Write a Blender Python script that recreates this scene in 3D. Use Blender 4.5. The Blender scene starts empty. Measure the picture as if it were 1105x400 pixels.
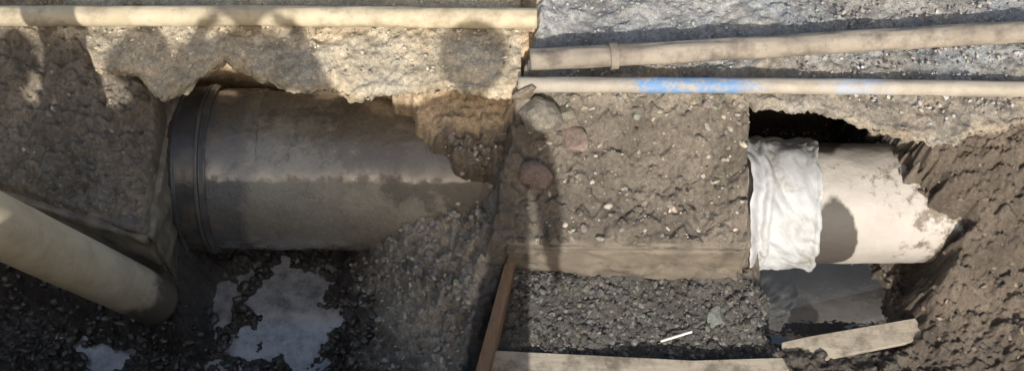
import bpy, bmesh, math, random
import numpy as np
from mathutils import Vector, Matrix
random.seed(5); rng=np.random.default_rng(7)
S=bpy.context.scene

# ------------------------------------------------------------------ noise
def h2(ix,iy,seed):
    ix=ix.astype(np.int64); iy=iy.astype(np.int64)
    n=(ix*374761393+iy*668265263+seed*974634777)&0xffffffff
    n=((n^(n>>13))*1274126177)&0xffffffff
    n=(n^(n>>16))&0xffffffff
    n=(n*2246822519)&0xffffffff
    return ((n^(n>>15))&0xffffff)/float(0xffffff)
def perlin(x,y,seed=0):
    x0=np.floor(x);y0=np.floor(y);fx=x-x0;fy=y-y0
    u=fx*fx*fx*(fx*(fx*6-15)+10);v=fy*fy*fy*(fy*(fy*6-15)+10)
    def g(i,j):
        a=h2(x0+i,y0+j,seed)*2*np.pi
        return np.cos(a)*(fx-i)+np.sin(a)*(fy-j)
    a=g(0,0);b=g(1,0);c=g(0,1);d=g(1,1)
    return (a+(b-a)*u+(c-a)*v+(a-b-c+d)*u*v)*1.4
def fbm(x,y,f,o=4,seed=0,gain=.5):
    r=0;a=1
    for i in range(o):
        r=r+a*perlin(x*f,y*f,seed+i*17);f*=2.03;a*=gain
    return r
def worley(x,y,f,seed=0):
    x=x*f;y=y*f;x0=np.floor(x);y0=np.floor(y)
    best=np.full(x.shape,9.);cell=np.zeros(x.shape)
    for i in(-1,0,1):
        for j in(-1,0,1):
            a=h2(x0+i,y0+j,seed);b=h2(x0+i,y0+j,seed+91)
            d=np.hypot(x0+i+a-x,y0+j+b-y);m=d<best
            best=np.where(m,d,best);cell=np.where(m,h2(x0+i,y0+j,seed+333),cell)
    return best,cell
def sm(a,b,t):
    t=np.clip((t-a)/(b-a),0,1);return t*t*(3-2*t)
def clods(x,y,f,seed,r=.55):
    d,c=worley(x+.014*perlin(x*30,y*30,seed),y+.014*perlin(x*30,y*30,seed+5),f,seed)
    rr=r*(.35+.75*c)
    return np.sqrt(np.clip(1-(d/rr)**2,0,1))*rr

# ------------------------------------------------------------------ terrain
def seam(Y): return .008+.248*Y
def yfL(X): return -.40+(-1.2-X)*.34
def height(X,Y,detail=True):
    ip=np.interp
    G=.555+.006*fbm(X,Y,2.5,3,3)
    # ---- left
    n=fbm(X,Y,4,5,11)
    fl=-.318+.022*n+.03*(fbm(X,Y,9,3,19))
    for cx,cy,rx,ry,dp in((-.845,-.385,.165,.20,.085),(-1.12,-.34,.07,.10,.07),(-.63,-.41,.04,.05,.07),(-1.5,-.56,.09,.05,.22),(-1.02,-.52,.07,.04,.07)):
        q=((X-cx+.035*fbm(X,Y,11,4,77))/rx)**2+((Y-cy+.035*fbm(X,Y,11,4,78))/ry)**2
        fl=fl-dp*np.clip(1.25-q,0,1)
    d=yfL(X)-Y
    fl=fl+(.35*(1-sm(0,.22,d)))*(1-sm(-1.22,-1.12,X))
    z1=ip(X,[-.70,-.6,-.42,-.135,.1],[-.40,-.16,.04,.18,.2])+ip(Y,[-.7,-.22,.1],[-.16,0,0])
    z1=z1+.05*n
    a=np.where(Y<.1,np.maximum(fl,z1),fl)
    xb=ip(Y,[-.3,-.166,-.03,.33],[-.05,-.10,-.31,-.56])+.06*fbm(X,Y,9,4,5)
    z2=ip(Y,[-.6,-.15,-.02,.015,.4],[-.1,.29,.37,.42,.5])+.02*n
    w2=sm(-.03,.06,X-xb)
    a=np.maximum(a,fl+(z2-fl)*w2)
    inb=(1-sm(-1.222,-1.214,X))*sm(.008,.018,Y-yfL(X))
    zt=ip(Y,[-.45,-.25,0,.25,.32],[.335,.36,.435,.53,.555])+.022*n
    a=a+(zt-a)*inb
    w=sm(.36,.47,Y+.04*fbm(X,Y,5,3,8)); a=a+(.535-a)*w*(X>-1.22)
    nb=sm(-.78,-1.02,Y+.03*fbm(X,Y,5,2,70))
    a=a+(G-a)*nb
    L=a
    # ---- right
    gf=ip(Y,[-.8,-.4,0],[-.10,.03,.03])+.07*(1-sm(.1,.6,X))+.012*n
    pit=-.275+.02*n+.015*fbm(X,Y,12,3,41)
    q=((X-1.175+.03*fbm(X,Y,9,4,61))/.225)**4+((Y+.34+.03*fbm(X,Y,9,4,62))/.20)**4
    pit=pit-.07*np.clip(1.3-q,0,1)
    wp=sm(.86,.97,X+.02*fbm(X,Y,10,3,44))
    a=gf+(pit-gf)*wp
    a=a+.13*sm(-.50,-.62,Y)*wp
    xb=ip(Y,[-.75,-.45,-.26,-.22,-.18,-.05,.126],[1.34,1.43,1.52,1.53,1.43,1.36,1.33])+.035*fbm(X,Y,9,4,15)
    z2=ip(Y,[-.75,-.5,-.25,-.1,.1],[-.16,-.06,.2,.36,.47])+.12*(X-1.45)+.035*n
    w2=sm(-.03,.09,X-xb+.02*fbm(X,Y,25,3,215))
    a=np.maximum(a,a+(z2-a)*w2)
    inb=(1-sm(.796,.806,X))*sm(-.385,-.376,Y)
    zt=ip(Y,[-.42,-.3,-.1,.0,.04],[.258,.30,.42,.52,.55])+.03*n
    a=a+(zt-a)*inb
    w=sm(.42,.52,Y); a=a+(.54-a)*w*(X>.79)
    nb=sm(-1.3,-1.65,Y+.03*fbm(X,Y,5,2,70))
    a=a+(G-a)*nb
    R=a
    wr=sm(-.015,.015,X-seam(Y)+.012*fbm(X,Y,14,2,9))
    a=L+(R-L)*wr
    # earth baulk between the two pits
    q=(X-seam(Y)+.02*fbm(X,Y,6,3,29))
    ridge=np.exp(-(q/.05)**2)*(.045+.02*fbm(X,Y,10,3,33))
    a=a+ridge*sm(-1.0,-.7,Y)
    a=a+(G-a)*sm(.62,.8,Y)
    a=a+(G-a)*sm(2.4,2.7,X)
    a=a+(G-a)*sm(-2.6,-2.9,X)
    if detail:
        near=(1-sm(2.6,3.2,np.abs(X)))*(1-sm(1.2,1.8,np.abs(Y+.1)))
        c=.034*clods(X,Y,9,21,.5)+.030*clods(X,Y,18,1,.6)+.018*clods(X,Y,38,2,.55)+.008*clods(X,Y,80,4,.55)
        rough=.016*fbm(X,Y,22,4,50,.6)
        k=np.full(X.shape,1.0)
        right=X>seam(Y)
        k=np.where(right,.7,1.0)
        k=np.where(right&(X>1.3)&(Y<.0),1.25,k)
        k=np.where((Y>.05)&(X>-1.3),.3,k)
        k=np.where((~right)&(X>-.7)&(Y<.0),1.45,k)
        blk=(X<-1.22)&(Y>yfL(X))
        k=np.where(blk,1.0,k)
        a=a+near*k*(c+rough-.02)
    return a
def axis(lo,hi,st,far):
    mid=np.arange(lo,hi,st); out=[];s=st;p=hi
    while p<far: out.append(p); s*=1.35; p+=s
    up=np.array(out+[far]); dn=[];s=st;p=lo-st
    while p>-far: dn.append(p); s*=1.35; p-=s
    return np.concatenate([np.array(([-far]+dn[::-1])),mid,up])
xs=axis(-2.3,2.3,.005,80);ys=axis(-1.0,.9,.005,80)
X,Y=np.meshgrid(xs,ys);Z=height(X,Y)
def grid_mesh(name,V,nx,ny,cyc=False):
    m=bpy.data.meshes.new(name)
    i=np.arange(nx-1);j=np.arange(ny if cyc else ny-1)
    I,J=np.meshgrid(i,j);J2=(J+1)%ny
    q=np.stack([J*nx+I,J*nx+I+1,J2*nx+I+1,J2*nx+I],-1).reshape(-1,4)
    m.vertices.add(len(V));m.vertices.foreach_set('co',V.astype(np.float32).ravel())
    m.loops.add(q.size);m.loops.foreach_set('vertex_index',q.astype(np.int32).ravel())
    m.polygons.add(len(q));m.polygons.foreach_set('loop_start',np.arange(0,q.size,4,dtype=np.int32))
    m.polygons.foreach_set('use_smooth',np.ones(len(q),bool))
    m.update(calc_edges=True);m.validate()
    o=bpy.data.objects.new(name,m);S.collection.objects.link(o);return o
def setcol(o,col,wet):
    m=o.data
    a=m.attributes.new('Col','FLOAT_COLOR','POINT')
    c=np.ones((len(m.vertices),4),np.float32);c[:,:3]=col.reshape(-1,3);a.data.foreach_set('color',c.ravel())
    b=m.attributes.new('wet','FLOAT','POINT');b.data.foreach_set('value',wet.astype(np.float32).ravel())
g=grid_mesh('ground',np.stack([X,Y,Z],-1).reshape(-1,3),len(xs),len(ys))
# colour and wetness of soils
def mixc(c,new,w): return c+(np.array(new)-c)*w[...,None]
C=np.zeros(X.shape+(3,))+np.array([.42,.345,.25])
W=np.zeros(X.shape)
right=sm(-.01,.01,X-seam(Y)+.012*fbm(X,Y,14,2,9))
nn=fbm(X,Y,5,4,90)
# left
CL=C.copy();WL=np.zeros(X.shape)
mud=1-sm(.24,.34,Y+.06*nn);CL=mixc(CL,[.215,.178,.132],mud);WL=WL+.6*mud
tm=(1-sm(-1.3,-1.1,X))*mud;CL=mixc(CL,[.175,.145,.108],tm);WL=np.maximum(WL,.8*tm)
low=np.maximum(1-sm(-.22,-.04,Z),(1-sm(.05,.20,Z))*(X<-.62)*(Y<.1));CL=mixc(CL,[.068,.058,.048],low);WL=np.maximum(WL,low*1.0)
heap=sm(-.62,-.45,X+.05*nn)*(Y<-.1);CL=mixc(CL,[.30,.27,.225],heap*.9);WL=np.maximum(WL,heap*1.0)
bank=sm(-.62,-.5,X)*sm(-.2,-.1,Y)*(1-sm(-.03,0,Y+.02*nn));CL=mixc(CL,[.20,.162,.12],bank);WL=np.maximum(WL,bank*1.0)
sand=sm(-.62,-.5,X)*sm(-.02,.01,Y+.02*nn)*(1-sm(.35,.5,Y));CL=mixc(CL,[.46,.35,.235],sand);WL=WL*(1-sand)
cav=sm(-1.2,-1.15,X)*(1-sm(-.7,-.6,X))*sm(.15,.22,Y)*sm(-.1,.1,Z);CL=mixc(CL,[.55,.41,.27],cav);WL=WL*(1-cav)
# right
CR=np.zeros(X.shape+(3,))+np.array([.27,.27,.265]);WR=np.zeros(X.shape)
tanm=1-sm(.10,.24,Y+.08*nn+.03*X);CR=mixc(CR,[.215,.19,.155],tanm)
mud=1-sm(-.03,.04,Y+.03*nn);CR=mixc(CR,[.122,.104,.084],mud);WR+=.3*mud
gv=(Y<-.38)*(X<.93);CR=mixc(CR,[.07,.066,.06],gv*1.0);WR=WR*(1-gv)
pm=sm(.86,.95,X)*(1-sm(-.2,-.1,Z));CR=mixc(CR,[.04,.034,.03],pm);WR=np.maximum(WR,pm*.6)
rm=sm(1.34,1.46,X)*(1-sm(-.02,.05,Y));CR=mixc(CR,[.102,.082,.064],rm)
cv=sm(.82,.84,X)*(1-sm(1.36,1.4,X))*sm(0,.05,Y)*(1-sm(.5,.55,Y));CR=mixc(CR,[.04,.03,.025],cv)  # shade of the cavity under the crust, painted dark into the soil colour
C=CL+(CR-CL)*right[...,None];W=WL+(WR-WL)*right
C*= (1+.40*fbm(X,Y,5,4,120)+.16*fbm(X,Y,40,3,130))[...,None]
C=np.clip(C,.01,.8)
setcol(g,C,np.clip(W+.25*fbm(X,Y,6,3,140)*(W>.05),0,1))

# ------------------------------------------------------------------ materials
def newmat(n):
    m=bpy.data.materials.new(n);m.use_nodes=True;nt=m.node_tree
    return m,nt,nt.nodes['Principled BSDF']
def N(nt,t,**k):
    n=nt.nodes.new(t)
    for a,b in k.items(): setattr(n,a,b)
    return n
def noise(nt,scale,detail=6,rough=.6,vec=None):
    n=N(nt,'ShaderNodeTexNoise');n.inputs['Scale'].default_value=scale;n.inputs['Detail'].default_value=detail;n.inputs['Roughness'].default_value=rough
    if vec is None:
        t=N(nt,'ShaderNodeTexCoord');vec=t.outputs['Object']
    nt.links.new(vec,n.inputs['Vector']);return n
def ramp(nt,src,stops):
    r=N(nt,'ShaderNodeValToRGB');e=r.color_ramp.elements
    while len(e)<len(stops): e.new(.5)
    for i,(p,c) in enumerate(stops):
        e[i].position=p;e[i].color=(c,c,c,1) if isinstance(c,(int,float)) else (*c,1)
    nt.links.new(src,r.inputs['Fac']);return r
def mix(nt,f,a,b,mode='MIX'):
    m=N(nt,'ShaderNodeMix',data_type='RGBA',blend_type=mode)
    for s,v in((0,f),(6,a),(7,b)):
        if hasattr(v,'links'): nt.links.new(v,m.inputs[s])
        elif s==0: m.inputs[0].default_value=v
        else: m.inputs[s].default_value=(*v,1) if not isinstance(v,(int,float)) else (v,v,v,1)
    return m.outputs[2]
def bump(nt,bs,src,st=.5,dist=.01,prev=None):
    b=N(nt,'ShaderNodeBump');b.inputs['Strength'].default_value=st;b.inputs['Distance'].default_value=dist
    nt.links.new(src,b.inputs['Height'])
    if prev: nt.links.new(prev.outputs[0],b.inputs['Normal'])
    nt.links.new(b.outputs[0],bs.inputs['Normal']);return b
def math2(nt,op,a,b):
    m=N(nt,'ShaderNodeMath',operation=op)
    for i,v in enumerate((a,b)):
        if hasattr(v,'links'): nt.links.new(v,m.inputs[i])
        else: m.inputs[i].default_value=v
    return m.outputs[0]
def maprange(nt,src,a,b,c=0,d=1):
    m=N(nt,'ShaderNodeMapRange');nt.links.new(src,m.inputs[0])
    for i,v in enumerate((a,b,c,d)): m.inputs[i+1].default_value=v
    return m.outputs[0]
def soil(name,bstr=1.0):
    m,nt,bs=newmat(name)
    a=N(nt,'ShaderNodeAttribute',attribute_name='Col');w=N(nt,'ShaderNodeAttribute',attribute_name='wet')
    n1=noise(nt,60,8,.7);n2=noise(nt,260,4,.7)
    r1=ramp(nt,n1.outputs['Fac'],[(.3,.6),(.7,1.45)]);r2=ramp(nt,n2.outputs['Fac'],[(.35,.7),(.68,1.35)])
    c=mix(nt,1,a.outputs['Color'],r1.outputs[0],'MULTIPLY');c=mix(nt,1,c,r2.outputs[0],'MULTIPLY')
    v=N(nt,'ShaderNodeTexVoronoi');v.inputs['Scale'].default_value=120
    t=N(nt,'ShaderNodeTexCoord');nt.links.new(t.outputs['Object'],v.inputs['Vector'])
    f=ramp(nt,v.outputs['Distance'],[(.16,1),(.24,0)])
    f2=ramp(nt,noise(nt,14,3).outputs['Fac'],[(.5,0),(.62,.4)])
    c2=mix(nt,1,c,(1.8,1.8,1.8),'MULTIPLY')
    c=mix(nt,math2(nt,'MULTIPLY',f.outputs[0],f2.outputs[0]),c,c2)
    nt.links.new(c,bs.inputs['Base Color'])
    nw=noise(nt,25,4);rw=ramp(nt,nw.outputs['Fac'],[(.35,.5),(.6,1)])
    wf=math2(nt,'MULTIPLY',w.outputs['Fac'],rw.outputs[0])
    nt.links.new(maprange(nt,wf,0,1,.95,.10),bs.inputs['Roughness'])
    nt.links.new(maprange(nt,wf,.4,1,0,.5),bs.inputs['Coat Weight']);bs.inputs['Coat Roughness'].default_value=.08
    b=bump(nt,bs,n1.outputs['Fac'],.75*bstr,.014)
    bump(nt,bs,n2.outputs['Fac'],.5*bstr,.004,b)
    return m
msoil=soil('soil');g.data.materials.append(msoil)

# ------------------------------------------------------------------ broken crust slabs
def slab(name,pts,x0,x1,yb,top,th,col,seed,col2=None,ysw=.1,sinkl=0):
    nx=int((x1-x0)/.006);xx=np.linspace(x0,x1,nx)
    ed=np.interp(xx,[p[0] for p in pts],[p[1] for p in pts])
    z0=np.zeros(nx)
    ed=ed+.022*fbm(xx,z0,7,4,seed)+.008*fbm(xx,z0,45,3,seed+3)
    thk=th*(1+.35*fbm(xx,z0,6,3,seed+9))
    prof=[]
    for t in np.linspace(1,0,60)**1.0: prof.append((t,-1,0))
    for a in np.linspace(-80,80,11): prof.append((0,math.sin(math.radians(a)),math.cos(math.radians(a))))
    for t in np.linspace(0,1,90): prof.append((t,1,0))
    V=[]
    for k,(t,s,c) in enumerate(prof):
        y=ed+(yb-ed)*t-.02*c+.0
        z=top-thk/2+thk/2*s-(0.02*t**2)*(s>0)-(.03*max(0,t-.85)/.15)*(s>0)+(.0)
        u=y+.07*s
        dn=.012*fbm(xx,u,18,4,seed+20)+.010*clods(xx,u+0*xx,45,seed+30)+.012*fbm(xx,u,5,3,seed+33)
        z=z+dn*(1 if s>-.5 else 1.5); y=y+.010*c*fbm(xx,z*1+u,40,3,seed+41)-.006*c*clods(xx,z*3+u,50,seed+4)
        if sinkl: z=z-sinkl*(1-sm(0,.30,xx-x0+.12*fbm(xx,u,6,3,seed+70)))*min(1,t*6+.2)
        V.append(np.stack([xx,y,z],-1))
    V=np.array(V);o=grid_mesh(name,V.reshape(-1,3),nx,len(prof))
    c=np.zeros(V.shape[:2]+(3,))+np.array(col)
    if col2 is not None: c=mixc(c,col2,sm(ysw-.07,ysw+.07,V[...,1]+.08*fbm(V[...,0],V[...,1],5,4,90)+.03*V[...,0]))
    nz=fbm(V[...,0],V[...,1]+V[...,2],6,4,seed+60)
    c*=(1+.33*nz+.22*fbm(V[...,0],V[...,1]+V[...,2],60,3,seed+66))[...,None]
    c*=np.array([1,1,1])+.10*fbm(V[...,0],V[...,1],4,3,seed+80)[...,None]*np.array([1,.2,-.8])
    setcol(o,np.clip(c,.01,.8),np.zeros(V.shape[:2]));o.data.materials.append(msoil);return o
EL=[(-1.6,.31),(-1.48,.27),(-1.40,.147),(-1.25,.128),(-1.16,.02),(-1.12,.06),(-1.05,.12),(-.97,.19),(-.86,.12),(-.69,.063),(-.534,.048),(-.38,.063),(-.224,.07),(.0,.05)]
ER=[(.60,.10),(.76,.06),(.81,.003),(.98,-.005),(1.07,-.048),(1.18,-.085),(1.35,-.138),(1.45,-.14),(1.7,-.058),(2.3,-.03)]
slab('broken_pavement_crust',EL,-1.56,.03,.76,.575,.055,(.45,.385,.285),3)
slab('broken_pavement_crust.001',ER,.66,2.3,.7,.575,.05,(.245,.22,.185),8,(.27,.27,.265),.17,.045)

# ------------------------------------------------------------------ generic helpers
def obj_from_bm(name,bm,mat=None,smooth=True):
    m=bpy.data.meshes.new(name);bm.to_mesh(m);bm.free()
    if smooth:
        m.polygons.foreach_set('use_smooth',[True]*len(m.polygons))
    o=bpy.data.objects.new(name,m);S.collection.objects.link(o)
    if mat: m.materials.append(mat)
    return o
def empty(name):
    e=bpy.data.objects.new(name,None);S.collection.objects.link(e);return e
def tube(name,p0,p1,r,mat,nl=120,na=64,amp=.001,f=6,seed=1,prof=None,inner=None,sag=0,bend=0):
    p0=Vector(p0);p1=Vector(p1);d=(p1-p0);L=d.length;d.normalize()
    a=d.cross(Vector((0,0,1)))
    if a.length<1e-4: a=Vector((1,0,0))
    a.normalize();b=a.cross(d).normalized()
    t=np.linspace(0,1,nl);th=np.linspace(0,2*np.pi,na,endpoint=False)
    T,TH=np.meshgrid(t,th)
    R=np.full(T.shape,float(r))
    if prof: R=R+np.interp(T*L,[q[0] for q in prof],[q[1] for q in prof])
    R=R+amp*fbm(T*L*f,np.cos(TH)*1.5+np.sin(TH)*1.1,1,3,seed)
    c=np.array(p0)[None,None]+np.array(d)[None,None]*(T*L)[...,None]
    c[...,2]-=sag*4*(T*(1-T));c[...,2]+=bend*np.sin(T*9+seed)
    P=c+np.array(a)*(R*np.cos(TH))[...,None]+np.array(b)*(R*np.sin(TH))[...,None]
    V=P.reshape(-1,3)
    o=grid_mesh(name,V,nl,na,True)
    bm=bmesh.new();bm.from_mesh(o.data);bm.verts.ensure_lookup_table()
    rings=[(e_,[bm.verts[k*nl+i] for k in range(na)]) for e_,i in((0,0),(1,nl-1))]
    for end,ring in rings:
        if inner:
            cc=(p0 if end==0 else p1)
            sgn=d if end==0 else -d
            r2=[bm.verts.new(cc+(v.co-cc)*(inner/r)) for v in ring]
            r3=[bm.verts.new(v.co+sgn*.4) for v in r2]
            for A,B in((ring,r2),(r2,r3)):
                for k in range(na): bm.faces.new([A[k],A[(k+1)%na],B[(k+1)%na],B[k]])
        else: bm.faces.new(ring)
    bmesh.ops.recalc_face_normals(bm,faces=bm.faces)
    bm.to_mesh(o.data);bm.free()
    o.data.polygons.foreach_set('use_smooth',[len(p.vertices)==4 for p in o.data.polygons])
    o.data.materials.append(mat);return o

def plainmat(name,c1,c2,sc=8,rough=.8,b=.4,dirt=None,dirtsc=6,dl=(.5,.62),bs2=60):
    m,nt,bs=newmat(name)
    n=noise(nt,sc,8,.65)
    c=ramp(nt,n.outputs['Fac'],[(.3,c1),(.7,c2)]).outputs[0]
    if dirt:
        d=noise(nt,dirtsc,10,.72);r=ramp(nt,d.outputs['Fac'],[(dl[0],0),(dl[1],1)])
        c=mix(nt,r.outputs[0],c,dirt)
    nt.links.new(c,bs.inputs['Base Color']);bs.inputs['Roughness'].default_value=rough
    bump(nt,bs,noise(nt,bs2,6,.7).outputs['Fac'],b,.004);return m

# ------------------------------------------------------------------ conduits over the trench
mcon=plainmat('dusty_yellow_conduit',(.40,.34,.225),(.54,.47,.34),5,.75,.3,(.29,.24,.17),9,(.46,.64))
tube('conduit_pipe',(-2.6,.318,.615),(.085,.306,.612),.035,mcon,260,40,.002,5,2,bend=.003)
mtan=plainmat('dusty_steel_pipe',(.19,.165,.135),(.30,.265,.22),7,.8,.5,(.12,.10,.085),11,(.47,.66))
e=empty('service_pipe')
o=tube('pipe_run',(.06,.128,.615),(2.7,.30,.625),.037,mtan,240,40,.0035,5,3,bend=.004);o.parent=e
o=tube('pipe_coupling',(.325,.143,.615),(.352,.146,.615),.046,mtan,12,40,.002,5,4);o.parent=e
# thin pipe with blue paint
m,nt,bs=newmat('thin_pipe_with_blue_paint')
tc=N(nt,'ShaderNodeTexCoord');sx=N(nt,'ShaderNodeSeparateXYZ');nt.links.new(tc.outputs['Object'],sx.inputs[0])
n=noise(nt,9,8,.7);base=ramp(nt,n.outputs['Fac'],[(.3,(.22,.195,.16)),(.7,(.37,.335,.285))]).outputs[0]
def band(x0,x1,s=.09):
    c=math2(nt,'SUBTRACT',maprange(nt,sx.outputs[0],x0-s,x0+s),maprange(nt,sx.outputs[0],x1-s,x1+s))
    r=maprange(nt,noise(nt,30,8,.75).outputs['Fac'],.3,.7,-.7,.7)
    return maprange(nt,math2(nt,'ADD',c,r),.55,1.15,0,.9)
c=mix(nt,band(.38,.82),base,(.10,.22,.42));c=mix(nt,band(1.02,1.26),c,(.28,.32,.40))
nt.links.new(c,bs.inputs['Base Color']);bs.inputs['Roughness'].default_value=.7
bump(nt,bs,noise(nt,70,5).outputs['Fac'],.3,.003)
tube('thin_service_pipe',(.02,.04,.60),(2.7,.012,.60),.0265,m,200,36,.0015,5,5,bend=.003)

# ------------------------------------------------------------------ concrete encasements
def prism(name,poly,z0,z1,mat,seed):
    bm=bmesh.new()
    lo=[bm.verts.new((x,y,z0)) for x,y in poly];hi=[bm.verts.new((x,y,z1)) for x,y in poly]
    n=len(poly)
    for i in range(n): bm.faces.new([lo[i],lo[(i+1)%n],hi[(i+1)%n],hi[i]])
    bm.faces.new(hi);bm.faces.new(lo[::-1])
    bmesh.ops.recalc_face_normals(bm,faces=bm.faces)
    bmesh.ops.bevel(bm,geom=[e for e in bm.edges],offset=.02,segments=4,affect='EDGES')
    for _ in range(6):
        es=[e for e in bm.edges if e.calc_length()>.025]
        if not es: break
        bmesh.ops.subdivide_edges(bm,edges=es,cuts=1,use_grid_fill=True)
        if len(bm.verts)>60000: break
    bmesh.ops.triangulate(bm,faces=[f for f in bm.faces if len(f.verts)>4])
    bm.normal_update()
    co=np.array([v.co[:] for v in bm.verts])
    d=.014*fbm(co[:,0]+co[:,2],co[:,1]+co[:,2]*1.3,5,4,seed)+.006*fbm(co[:,0]+co[:,2],co[:,1]-co[:,2],30,3,seed+5)
    for v,k in zip(bm.verts,d): v.co+=v.normal*float(k)
    return obj_from_bm(name,bm,mat)
menc=plainmat('muddy_concrete',(.17,.14,.105),(.30,.255,.19),7,.5,.6,(.11,.09,.07),8,(.45,.62))
prism('concrete_encasement',[(-1.2,-.40),(-2.6,.076),(-2.6,.5),(-1.2,.5)],-.3,.335,menc,4)
menc2=plainmat('muddy_concrete_dry',(.115,.097,.076),(.20,.172,.135),7,.8,.6,(.08,.067,.052),8,(.48,.62))
prism('concrete_encasement.001',[(.815,-.397),(-.04,-.397),(.10,.4),(.815,.4)],-.3,.258,menc2,9)

# ------------------------------------------------------------------ left pipe
m,nt,bs=newmat('wet_pipe')
tc=N(nt,'ShaderNodeTexCoord');sx=N(nt,'ShaderNodeSeparateXYZ');nt.links.new(tc.outputs['Object'],sx.inputs[0])
nz=noise(nt,5,5,.6)
ad=math2(nt,'ADD',math2(nt,'MULTIPLY',nz.outputs['Fac'],.12),sx.outputs[0])
mr=maprange(nt,ad,-1.1,-.5)
base=ramp(nt,mr,[(0,(.085,.088,.09)),(.34,(.11,.112,.115)),(.39,(.27,.25,.21)),(1,(.33,.29,.225))]).outputs[0]
mud=ramp(nt,noise(nt,4,10,.75).outputs['Fac'],[(.45,0),(.65,.7)]).outputs[0]
c=mix(nt,mud,base,(.18,.155,.12))
topm=maprange(nt,sx.outputs[2],.12,.30,-.25,.20);endm=maprange(nt,sx.outputs[0],-.75,-.2,-.1,.32)
q=math2(nt,'ADD',math2(nt,'ADD',noise(nt,11,10,.75).outputs['Fac'],topm),endm)
c=mix(nt,maprange(nt,q,.56,.66),c,(.15,.125,.095))
fl=ramp(nt,noise(nt,45,6,.7).outputs['Fac'],[(.58,0),(.68,.6)]).outputs[0]
c=mix(nt,fl,c,(.14,.115,.09))
nt.links.new(c,bs.inputs['Base Color']);bs.inputs['IOR'].default_value=1.6
bs.inputs['Coat Weight'].default_value=.8;bs.inputs['Coat Roughness'].default_value=.12;bs.inputs['Coat IOR'].default_value=1.6
rr=ramp(nt,noise(nt,12,8,.7).outputs['Fac'],[(.4,.12),(.65,.42)]);nt.links.new(rr.outputs[0],bs.inputs['Roughness'])
b1=bump(nt,bs,noise(nt,50,8,.7).outputs['Fac'],.25,.005);bump(nt,bs,q,.5,.03,b1)
mpipe=m
mrub=plainmat('dark_rubber',(.04,.04,.042),(.08,.08,.08),9,.2,.3,(.13,.11,.085),10,(.5,.7))
mst=plainmat('clamp_steel',(.06,.06,.06),(.13,.125,.12),12,.35,.3)
e=empty('sewer_pipe')
o=tube('pipe_barrel',(-1.3,.07,0),(.0,.064,-.004),.298,mpipe,300,128,.006,5,6);o.parent=e
o=tube('coupling_sleeve',(-1.21,.07,0),(-1.075,.07,0),.306,mrub,60,128,.003,6,7,prof=[(0,.004),(.02,.012),(.03,.004),(.10,.004),(.115,.012),(.13,.002)]);o.parent=e
o=tube('clamp_band',(-1.112,.07,0),(-1.10,.07,0),.318,mst,6,128,.0005,6,8);o.parent=e
o=tube('pipe_sleeve_end',(-1.08,.07,0),(-.90,.07,0),.3005,mpipe,60,128,.006,5,6);o.parent=e

# ------------------------------------------------------------------ right pipe with wrap
m,nt,bs=newmat('pale_pipe')
tc=N(nt,'ShaderNodeTexCoord');sx=N(nt,'ShaderNodeSeparateXYZ');nt.links.new(tc.outputs['Object'],sx.inputs[0])
n=noise(nt,6,8,.65);c=ramp(nt,n.outputs['Fac'],[(.3,(.34,.315,.285)),(.7,(.44,.415,.385))]).outputs[0]
# round head shadow painted into the colour of the barrel's front
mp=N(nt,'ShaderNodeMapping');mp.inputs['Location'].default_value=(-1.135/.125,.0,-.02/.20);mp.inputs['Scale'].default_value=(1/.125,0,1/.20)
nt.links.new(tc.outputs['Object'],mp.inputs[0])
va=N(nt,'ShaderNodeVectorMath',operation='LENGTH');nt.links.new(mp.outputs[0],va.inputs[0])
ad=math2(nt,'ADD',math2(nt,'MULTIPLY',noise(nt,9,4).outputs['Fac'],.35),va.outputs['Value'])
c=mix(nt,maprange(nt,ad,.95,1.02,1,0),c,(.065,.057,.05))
endm=maprange(nt,sx.outputs[0],1.25,1.55,-.05,.20);topm=maprange(nt,sx.outputs[2],.08,.20,-.03,.07)
q=math2(nt,'ADD',math2(nt,'ADD',noise(nt,14,9,.75).outputs['Fac'],endm),topm)
c=mix(nt,maprange(nt,q,.60,.70),c,(.15,.122,.095))
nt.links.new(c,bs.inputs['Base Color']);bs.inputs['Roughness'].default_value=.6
b1=bump(nt,bs,noise(nt,60,7,.7).outputs['Fac'],.35,.004);bump(nt,bs,q,.4,.02,b1)
e=empty('sewer_pipe.001')
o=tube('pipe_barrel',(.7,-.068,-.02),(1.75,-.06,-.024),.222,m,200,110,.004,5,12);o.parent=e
# fabric wrap
mw,nt,bs=newmat('white_wrap_fabric')
n=noise(nt,10,8,.7);c=ramp(nt,n.outputs['Fac'],[(.3,(.30,.31,.315)),(.6,(.43,.445,.46))]).outputs[0]
sp=ramp(nt,noise(nt,9,9,.75).outputs['Fac'],[(.52,0),(.68,.85)]).outputs[0];c=mix(nt,sp,c,(.20,.175,.14))
nt.links.new(c,bs.inputs['Base Color']);bs.inputs['Roughness'].default_value=.6;bump(nt,bs,noise(nt,30,5,.6).outputs['Fac'],.35,.005)
nl,na=110,240;t=np.linspace(0,1,nl);th=np.linspace(0,2*np.pi,na,endpoint=False);T,TH=np.meshgrid(t,th)
cx,cy=np.cos(TH),np.sin(TH)
x0=.835+.012*fbm(cx,cy,2.5,3,4);x1=1.095+.016*fbm(cx,cy,2.2,3,7)+.01*np.sin(TH*2)
XX=x0+(x1-x0)*T
fold=.012*np.abs(fbm(XX*2.5+cx*.2,cy*.9+XX*2,3,3,14))+.007*fbm(XX+cy*.12,cy*.15,12,3,17)
flare=.035*np.exp(-(T/.10)**2)*(1+.5*fbm(cx,cy,2,2,3))+.006*np.exp(-((T-.97)/.03)**2)
rad=.230+fold+flare+.014*np.exp(-((T-.22-.05*cy)/.045)**2)
P=np.stack([XX,-.068+rad*cx,-.02+rad*cy],-1)
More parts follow.
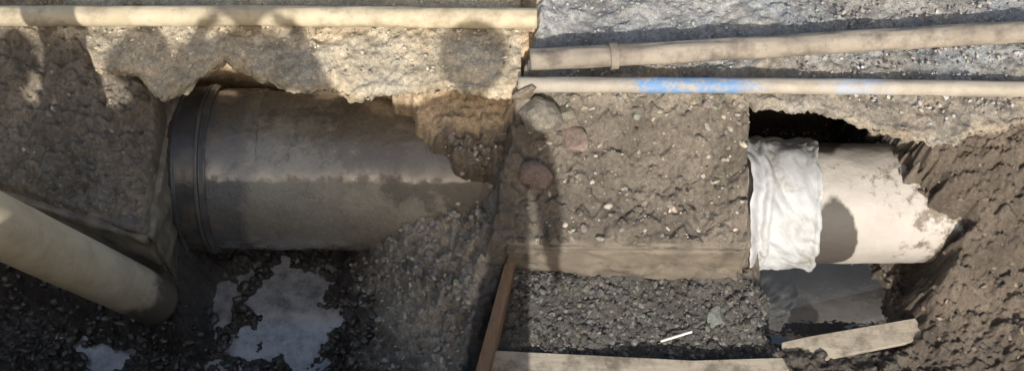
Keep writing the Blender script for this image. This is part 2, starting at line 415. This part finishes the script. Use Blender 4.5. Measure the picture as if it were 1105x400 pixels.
e2=grid_mesh('fabric_wrap',P.reshape(-1,3),nl,na,True);e2.data.materials.append(mw);e2.parent=e
sol=e2.modifiers.new('t','SOLIDIFY');sol.thickness=.006

# ------------------------------------------------------------------ leaning pipe and the scaffold it rests on
mlean=plainmat('cream_pvc',(.54,.45,.32),(.64,.55,.41),4,.55,.15,(.38,.31,.215),5,(.46,.68))
nt=mlean.node_tree;bs=nt.nodes['Principled BSDF'];old=bs.inputs['Base Color'].links[0].from_socket
tc=N(nt,'ShaderNodeTexCoord');sx=N(nt,'ShaderNodeSeparateXYZ');nt.links.new(tc.outputs['Object'],sx.inputs[0])
ad=math2(nt,'ADD',math2(nt,'MULTIPLY',noise(nt,12,8,.7).outputs['Fac'],-.3),sx.outputs[2])
r=maprange(nt,ad,-.03,.05,1,0);nt.links.new(mix(nt,r,old,(.13,.105,.078)),bs.inputs['Base Color'])
P0=Vector((-1.262,-.462,-.01));dr=Vector((-.189,-.176,.883))
tube('drain_pipe',P0,P0+dr*2.7,.089,mlean,160,72,.0006,4,20,inner=.080)
e=empty('scaffold_frame')
for i,(a,b) in enumerate((((-1.60,-1.03,.4),(-1.60,-1.03,2.4)),((-2.7,-1.03,.4),(-2.7,-1.03,2.4)),((-2.85,-1.006,2.15),(-1.5,-1.006,2.15)),((-2.85,-1.06,1.2),(-1.5,-1.06,1.2)))):
    o=tube('scaffold_tube_%d'%i,a,b,.024,mst,8,24,.0003);o.parent=e

# ------------------------------------------------------------------ water
def water(name,x0,x1,y0,y1,z,col,seed,lo=.35,ior=1.75):
    bm=bmesh.new();n=30;c=Vector(((x0+x1)/2,(y0+y1)/2,z))
    vs=[bm.verts.new((c.x+(x1-x0)/2*math.cos(a),c.y+(y1-y0)/2*math.sin(a),z)) for a in np.linspace(0,2*math.pi,n,endpoint=False)]
    bm.faces.new(vs)
    m,nt,bs=newmat(name+'_water')
    f=ramp(nt,noise(nt,9,9,.75).outputs['Fac'],[(.36,tuple(k*lo for k in col)),(.55,col),(.7,tuple(k*1.25 for k in col))])
    nt.links.new(f.outputs[0],bs.inputs['Base Color']);bs.inputs['Roughness'].default_value=.015;bs.inputs['IOR'].default_value=ior
    bump(nt,bs,noise(nt,14,3).outputs['Fac'],.10,.01)
    return obj_from_bm(name,bm,m,False)
water('puddle',-1.8,-.42,-.74,-.1,-.343,(.42,.41,.40),1,.35,2.0)  # pale grey base colour stands in for sky reflected in the water
water('puddle.001',.85,1.55,-.62,.0,-.292,(.035,.04,.048),2,.8,2.2)

# ------------------------------------------------------------------ stones
def ico(sub):
    bm=bmesh.new();bmesh.ops.create_icosphere(bm,subdivisions=sub,radius=1)
    v=np.array([a.co[:] for a in bm.verts]);f=np.array([[b.index for b in a.verts] for a in bm.faces]);bm.free();return v,f
def stones(name,xy,size,cols,sub=1,flat=.65,sink=.3,zfun=None,smooth=False,wet=0.):
    v,f=ico(sub);n=len(xy)
    x=xy[:,0];y=xy[:,1];z=(zfun or height)(x,y)
    s=size
    A=rng.normal(size=(n,3,3));Q=np.linalg.qr(A)[0]
    jit=1+.28*rng.normal(size=(n,len(v))).clip(-1.5,1.5)*(.8 if sub==1 else .35)
    if sub>1:
        d=rng.normal(size=(n,7,3));d/=np.linalg.norm(d,axis=2,keepdims=True)
        dots=np.einsum('vk,nmk->nvm',v,d);cut=.52+.3*rng.random((n,1,7))
        jit=np.minimum(1,(cut/np.maximum(dots,.01)).min(2))*(1+(.03 if sub<4 else .012)*rng.normal(size=(n,len(v))))
    P=v[None]*jit[...,None]
    sc=np.stack([1+.35*rng.random(n),.75+.3*rng.random(n),.5+.35*rng.random(n)],-1)
    P=P*sc[:,None,:];P=np.einsum('nvk,nkj->nvj',P,Q);P[...,2]*=flat
    P=P*s[:,None,None];P+=np.stack([x,y,z+s*flat*(1-sink)*.6],-1)[:,None]
    V=P.reshape(-1,3);F=(f[None]+(np.arange(n)*len(v))[:,None,None]).reshape(-1,3)
    m=bpy.data.meshes.new(name);m.vertices.add(len(V));m.vertices.foreach_set('co',V.astype(np.float32).ravel())
    m.loops.add(F.size);m.loops.foreach_set('vertex_index',F.astype(np.int32).ravel())
    m.polygons.add(len(F));m.polygons.foreach_set('loop_start',np.arange(0,F.size,3,dtype=np.int32))
    m.polygons.foreach_set('use_smooth',np.full(len(F),smooth));m.update(calc_edges=True)
    o=bpy.data.objects.new(name,m);S.collection.objects.link(o)
    c=np.repeat(cols,len(v),axis=0);setcol(o,c,np.full(len(V),wet));m.materials.append(mstone);return o
mstone=soil('stone',.35)
def cols(n,c,var=.25): return np.clip(np.array(c)[None]*(1+var*rng.normal(size=(n,1)))*(1+.05*rng.normal(size=(n,3))),.02,.7)
def scat(n,x0,x1,y0,y1): return np.stack([rng.uniform(x0,x1,n),rng.uniform(y0,y1,n)],-1)
def szs(n,a,b,p=2.5): return a+(b-a)*rng.random(n)**p
p=scat(5600,.0,.95,-.95,-.40);p=p[p[:,0]>seam(p[:,1])+.06];stones('gravel',p,szs(len(p),.003,.012,3),cols(len(p),(.085,.081,.076),.45),wet=.1)
p=scat(6500,.1,2.3,.05,1.1);p=p[p[:,0]>seam(p[:,1])+.03];stones('gravel.001',p,szs(len(p),.002,.008),cols(len(p),(.27,.27,.265),.3))
p=scat(480,.05,.8,-.37,.05);stones('pebbles',p,szs(len(p),.003,.015,4),cols(len(p),(.24,.215,.18),.4),sub=2,sink=.7)
p=scat(450,1.4,2.0,-.7,.0);stones('pebbles.001',p,szs(len(p),.003,.014,3.5),cols(len(p),(.13,.105,.085),.35),sub=2,sink=.6)
p=scat(420,-2.2,-1.22,-.3,.35);p=p[p[:,1]>yfL(p[:,0])+.03];stones('pebbles.002',p,szs(len(p),.003,.012,4),cols(len(p),(.24,.205,.16),.3),sub=2,wet=.4,sink=.7)
p=scat(800,-.6,.0,-.7,-.0);p=p[p[:,0]<seam(p[:,1])-.03];stones('pebbles.003',p,szs(len(p),.004,.018,3),cols(len(p),(.29,.26,.215),.25),sub=2,wet=.95,smooth=True,sink=.6)
p=scat(1500,-1.9,-.5,-.72,-.25);p=p[(height(p[:,0],p[:,1])>-.345)&((p[:,0]>-1.16)|(p[:,1]<yfL(p[:,0])-.03))];stones('pebbles.004',p,szs(len(p),.004,.026,3),cols(len(p),(.08,.07,.058),.35),sub=2,wet=.95,smooth=True,sink=.5)
p=scat(1500,-2.2,.1,.35,.9);stones('pebbles.005',p,szs(len(p),.002,.008,2.5),cols(len(p),(.38,.33,.25),.25))
def slabz(x,y): return np.full(len(x),.585)-.02*((y-.05)/.7).clip(0,1)**2
def onslab(E,n,x0,x1):
    q=scat(n,x0,x1,-.15,.6);e=np.interp(q[:,0],[a[0] for a in E],[a[1] for a in E]);return q[q[:,1]>e+.03]
p=onslab(EL,1400,-1.5,.02);stones('pebbles.006',p,szs(len(p),.002,.009,2.5),cols(len(p),(.42,.37,.29),.3),zfun=slabz,sink=1.2)
p=onslab(ER,2400,.95,2.25);stones('pebbles.007',p,szs(len(p),.002,.010,2.5),cols(len(p),(.26,.25,.235),.3),zfun=slabz,sink=1.2)
def rock(name,x,y,s,c,wet=0,dz=0):
    return stones(name,np.array([[x,y]]),np.array([s]),cols(1,c,.03),sub=4,flat=.8,sink=.35,wet=wet,zfun=lambda a,b:height(a,b)+dz)
rock('rock',.09,-.03,.085,(.16,.14,.11));rock('rock.001',.20,-.09,.06,(.18,.155,.12));rock('rock.002',.08,-.19,.055,(.15,.125,.10))
rock('rock.003',.72,-.53,.038,(.13,.125,.12));rock('rock.004',.05,.03,.05,(.16,.135,.105));rock('rock.005',.655,.005,.025,(.24,.21,.18));rock('rock.006',.42,-.02,.02,(.25,.23,.20));rock('rock.007',.17,-.02,.04,(.17,.145,.115))

# ------------------------------------------------------------------ boards and bits
def woodmat(name,c1,c2,ax):
    m,nt,bs=newmat(name);t=N(nt,'ShaderNodeTexCoord');mp=N(nt,'ShaderNodeMapping');mp.inputs['Scale'].default_value=ax
    nt.links.new(t.outputs['Object'],mp.inputs[0]);n=noise(nt,6,8,.7,mp.outputs[0])
    c=ramp(nt,n.outputs['Fac'],[(.3,c1),(.7,c2)]).outputs[0]
    d=ramp(nt,noise(nt,9,9,.75).outputs['Fac'],[(.46,0),(.62,.85)]).outputs[0];c=mix(nt,d,c,(.11,.09,.07))
    nt.links.new(c,bs.inputs['Base Color']);bs.inputs['Roughness'].default_value=.8;bump(nt,bs,n.outputs['Fac'],.4,.004);return m
def board(name,poly,z0,z1,th,mat):
    xs_=[p[0] for p in poly];a,b=min(xs_),max(xs_)
    bm=bmesh.new();zf=lambda p:z0+(z1-z0)*(p[0]-a)/(b-a)+(p[2] if len(p)>2 else 0)
    hi=[bm.verts.new((p[0],p[1],zf(p))) for p in poly];lo=[bm.verts.new((p[0],p[1],zf(p)-th)) for p in poly];n=len(poly)
    bm.faces.new(hi);bm.faces.new(lo[::-1])
    for i in range(n): bm.faces.new([hi[i],lo[i],lo[(i+1)%n],hi[(i+1)%n]])
    bmesh.ops.recalc_face_normals(bm,faces=bm.faces)
    bmesh.ops.bevel(bm,geom=list(bm.edges),offset=.002,segments=1,affect='EDGES');return obj_from_bm(name,bm,mat,False)
wp=woodmat('weathered_board',(.27,.235,.18),(.38,.34,.28),(2,20,20))
board('broken_board',[(.965,-.63,-.02),(.975,-.555,.0),(1.07,-.535),(1.2,-.515),(1.46,-.475),(1.475,-.505),(1.50,-.50),(1.53,-.53),(1.42,-.57),(1.25,-.60),(1.0,-.65,-.02)],-.17,-.13,.02,wp)
board('timber_plank',[(-.065,-.705),(-.06,-.675),(.25,-.685),(.62,-.698),(.93,-.682),(.95,-.73),(.3,-.82),(-.085,-.82)],.05,.0,.03,wp)
wb=woodmat('brown_timber',(.14,.08,.045),(.24,.15,.085),(20,2,20))
board('timber_shoring_board',[(-.150,-.90),(-.105,-.90),(.030,-.31),(-.005,-.31)],.13,.15,.25,wb)
mwht=plainmat('white_plastic',(.6,.6,.58),(.7,.7,.68),5,.5,.1)
o=tube('plastic_stick',(.515,-.62,-.005),(.625,-.59,.01),.0045,mwht,10,14,.0003)

# ------------------------------------------------------------------ unseen barrier added for shade, and workers on the near bank
mpan=plainmat('shade_hoarding_plywood',(.30,.22,.13),(.42,.32,.20),6,.8,.3)
def box(bm,x0,x1,y0,y1,z0,z1):
    r=bmesh.ops.create_cube(bm,size=1)
    for v in r['verts']: v.co=Vector(((x0+x1)/2+v.co.x*(x1-x0),(y0+y1)/2+v.co.y*(y1-y0),(z0+z1)/2+v.co.z*(z1-z0)))
e=empty('added_shade_hoarding')  # out-of-view barrier, added to throw a straight shadow edge over the left pit
bm=bmesh.new()
xe=.06
for i in range(5): box(bm,xe-1.215-1.218*i,xe-1.218*i,-1.915,-1.897,.50,1.88)
o=obj_from_bm('added_shade_panels',bm,mpan,False);o.parent=e
bm=bmesh.new()
for i in range(6): box(bm,xe-1.218*i-.09,xe-1.218*i-.005,-1.99,-1.918,.3,1.86)
for zz in(.75,1.65): box(bm,xe-6.1,xe-.01,-2.045,-1.993,zz-.045,zz+.045)
o=obj_from_bm('added_shade_posts_and_rails',bm,mpan,False);o.parent=e

mskin=plainmat('skin',(.42,.25,.17),(.48,.30,.21),8,.55,.1);mhat=plainmat('hard_hat_plastic',(.75,.72,.65),(.8,.77,.7),5,.35,.02)
mvest=plainmat('hi_vis_jacket',(.75,.28,.03),(.8,.33,.05),6,.8,.3);mtrs=plainmat('work_trousers',(.05,.06,.09),(.08,.09,.12),6,.85,.3);mboot=plainmat('boot_leather',(.05,.035,.02),(.08,.06,.04),6,.6,.3)
meye=plainmat('eye',(.02,.02,.02),(.03,.03,.03),6,.3,.0)
def skinmesh(name,verts,edges,rad,sub=2):
    m=bpy.data.meshes.new(name);m.from_pydata(verts,edges,[]);o=bpy.data.objects.new(name,m);S.collection.objects.link(o)
    sk=o.modifiers.new('s','SKIN')
    for i,r in enumerate(rad): m.skin_vertices[0].data[i].radius=(r,r) if not isinstance(r,tuple) else r
    m.skin_vertices[0].data[0].use_root=True
    sb=o.modifiers.new('b','SUBSURF');sb.levels=sub;sb.render_levels=sub
    dg=bpy.context.evaluated_depsgraph_get();me=bpy.data.meshes.new_from_object(o.evaluated_get(dg))
    bpy.data.objects.remove(o);o=bpy.data.objects.new(name,me);S.collection.objects.link(o)
    me.polygons.foreach_set('use_smooth',[True]*len(me.polygons));return o
def worker(idx,x,y,hh,pose,hat=True):
    e=empty('construction_worker' if idx==0 else 'construction_worker.%03d'%idx);k=hh/1.78;gz=.555
    V=[(0,0,.95),(0,0,1.10),(0,.0,1.28),(0,0,1.42),(0,0,1.50),(0,.01,1.57)];E=[(0,1),(1,2),(2,3),(3,4),(4,5)]
    R=[(.16,.115),(.15,.105),(.175,.12),(.14,.09),(.058,.058),(.055,.055)]
    hands=[]
    for s in(-1,1):
        i=len(V);V+=[(s*.09,0,.86),(s*.11,.015,.50),(s*.12,-.01,.10),(s*.125,.0,.05),(s*.14,.15,.035)];E+=[(0,i),(i,i+1),(i+1,i+2),(i+2,i+3),(i+3,i+4)];R+=[.095,.065,.048,.05,.04]
        i=len(V)
        if pose=='raise': el=(s*.34,-.06,1.27);wr=(s*.19,-.02,1.50)
        elif pose=='hips': el=(s*.36,-.05,1.13);wr=(s*.20,.05,1.02)
        else: el=(s*.25,-.01,1.12);wr=(s*.26,.06,.87)
        V+=[(s*.19,0,1.42),el,wr];E+=[(3,i),(i,i+1),(i+1,i+2)];R+=[.062,.046,.031];hands.append((Vector(wr),(Vector(wr)-Vector(el)).normalized(),s))
    o=skinmesh('body',V,E,R);me=o.data
    for mm in(mvest,mtrs,mboot,mskin): me.materials.append(mm)
    for p in me.polygons:
        c=p.center
        p.material_index=0 if (c.z>.93 or abs(c.x)>.2 and c.z>.85) else(1 if c.z>.13 else 2)
        if c.z>1.49 and abs(c.x)<.1: p.material_index=3
    parts=[o]
    for (wr,d,s) in hands:
        side=Vector((0,1,0));side=(side-d*side.dot(d)).normalized();nrm=d.cross(side)
        V=[wr-d*.01,wr+d*.05];E=[(0,1)];R=[(.026,.02),(.034,.016)]
        for j,(off,ln) in enumerate(((-.03,.062),(-.010,.074),(.010,.078),(.030,.07))):
            i=len(V);b=wr+d*.085+side*off;V+=[b,b+d*ln*.5+nrm*.006*s,b+d*ln*.85+nrm*.025*s];E+=[(1,i),(i,i+1),(i+1,i+2)];R+=[.010,.0085,.007]
        i=len(V);b=wr+d*.03+side*.035;V+=[b,b+d*.035+side*.022,b+d*.06+side*.026];E+=[(1,i),(i,i+1),(i+1,i+2)];R+=[.012,.010,.008]
        h=skinmesh('hand',[tuple(v) for v in V],E,R,1);h.data.materials.append(mskin);parts.append(h)
    bm=bmesh.new();bmesh.ops.create_uvsphere(bm,u_segments=40,v_segments=30,radius=1)
    for v in bm.verts:
        a=v.co.copy();w=.076*(1-.28*max(0,-a.z)**1.5);v.co=Vector((a.x*w,a.y*.096+(.012 if a.z<-.3 and a.y>0 else 0),a.z*.118))
        v.co.y+=.022*math.exp(-((a.x/.16)**2+((a.z+.12)/.22)**2))*(a.y>0)      # nose
        v.co.y-=.010*math.exp(-(((abs(a.x)-.42)/.16)**2+((a.z-.05)/.12)**2))*(a.y>0) # sockets
        v.co.y+=.005*math.exp(-((a.x/.3)**2+((a.z+.48)/.06)**2))*(a.y>0)       # lips
        v.co.x+=math.copysign(.014,a.x)*math.exp(-((a.y/.14)**2+((a.z)/.25)**2))*(abs(a.x)>.8) # ears
    hd=obj_from_bm('head',bm,mskin);hd.location=(0,.02,1.665);parts.append(hd)
    bm=bmesh.new()
    for s in(-1,1):
        r=bmesh.ops.create_uvsphere(bm,u_segments=12,v_segments=8,radius=.011)
        for v in r['verts']: v.co+=Vector((s*.031,.100,1.672))
    parts.append(obj_from_bm('eyes',bm,meye))
    if hat:
        bm=bmesh.new();bmesh.ops.create_uvsphere(bm,u_segments=40,v_segments=24,radius=1)
        for v in bm.verts:
            a=v.co.copy()
            if a.z<0: rr_=1+.16*min(1,-a.z*3)+(.15 if a.y>.3 else 0)*min(1,-a.z*3);v.co=Vector((a.x/max(.01,math.hypot(a.x,a.y))*.098*rr_*min(1,1+a.z+.6),a.y/max(.01,math.hypot(a.x,a.y))*.118*rr_*min(1,1+a.z+.6),-.012*min(1,-a.z*2)))
            else: v.co=Vector((a.x*.098,a.y*.118,a.z*.10+.008*math.exp(-(a.x/.12)**2)))
        h=obj_from_bm('hard_hat',bm,mhat);h.location=(0,.015,1.69);parts.append(h)
    for p in parts: p.parent=e
    e.location=(x,y,gz);e.scale=(k,k,k)
worker(0,-1.26,-2.13,1.80,'down')
worker(1,-.90,-1.72,1.77,'raise')
worker(2,-.13,-2.13,1.84,'down')
worker(3,-1.72,-2.13,1.80,'hips',False)

# ------------------------------------------------------------------ light, sky, camera
w=bpy.data.worlds.new('World');S.world=w;w.use_nodes=True;nt=w.node_tree
sk=nt.nodes.new('ShaderNodeTexSky');sk.sky_type='NISHITA';sk.sun_disc=False;sk.sun_elevation=math.radians(37);sk.sun_rotation=math.radians(180);sk.air_density=1.5;sk.dust_density=5;sk.ozone_density=.4
bg=nt.nodes['Background'];nt.links.new(sk.outputs[0],bg.inputs[0]);bg.inputs[1].default_value=.15
l=bpy.data.lights.new('sun','SUN');l.energy=5;l.angle=math.radians(.6);l.color=(1,.95,.87);lo=bpy.data.objects.new('sun',l);S.collection.objects.link(lo);lo.rotation_euler=(math.radians(53),0,0);lo.location=(0,-5,8)
cam=bpy.data.cameras.new('camera');co=bpy.data.objects.new('camera',cam);S.collection.objects.link(co);S.camera=co
co.location=(0,-2.25,3.897);co.rotation_euler=(math.radians(30),0,0);cam.lens=36*4.5/(1105/290);cam.clip_end=500
S.view_settings.view_transform='Standard';S.view_settings.look='None';S.view_settings.exposure=0
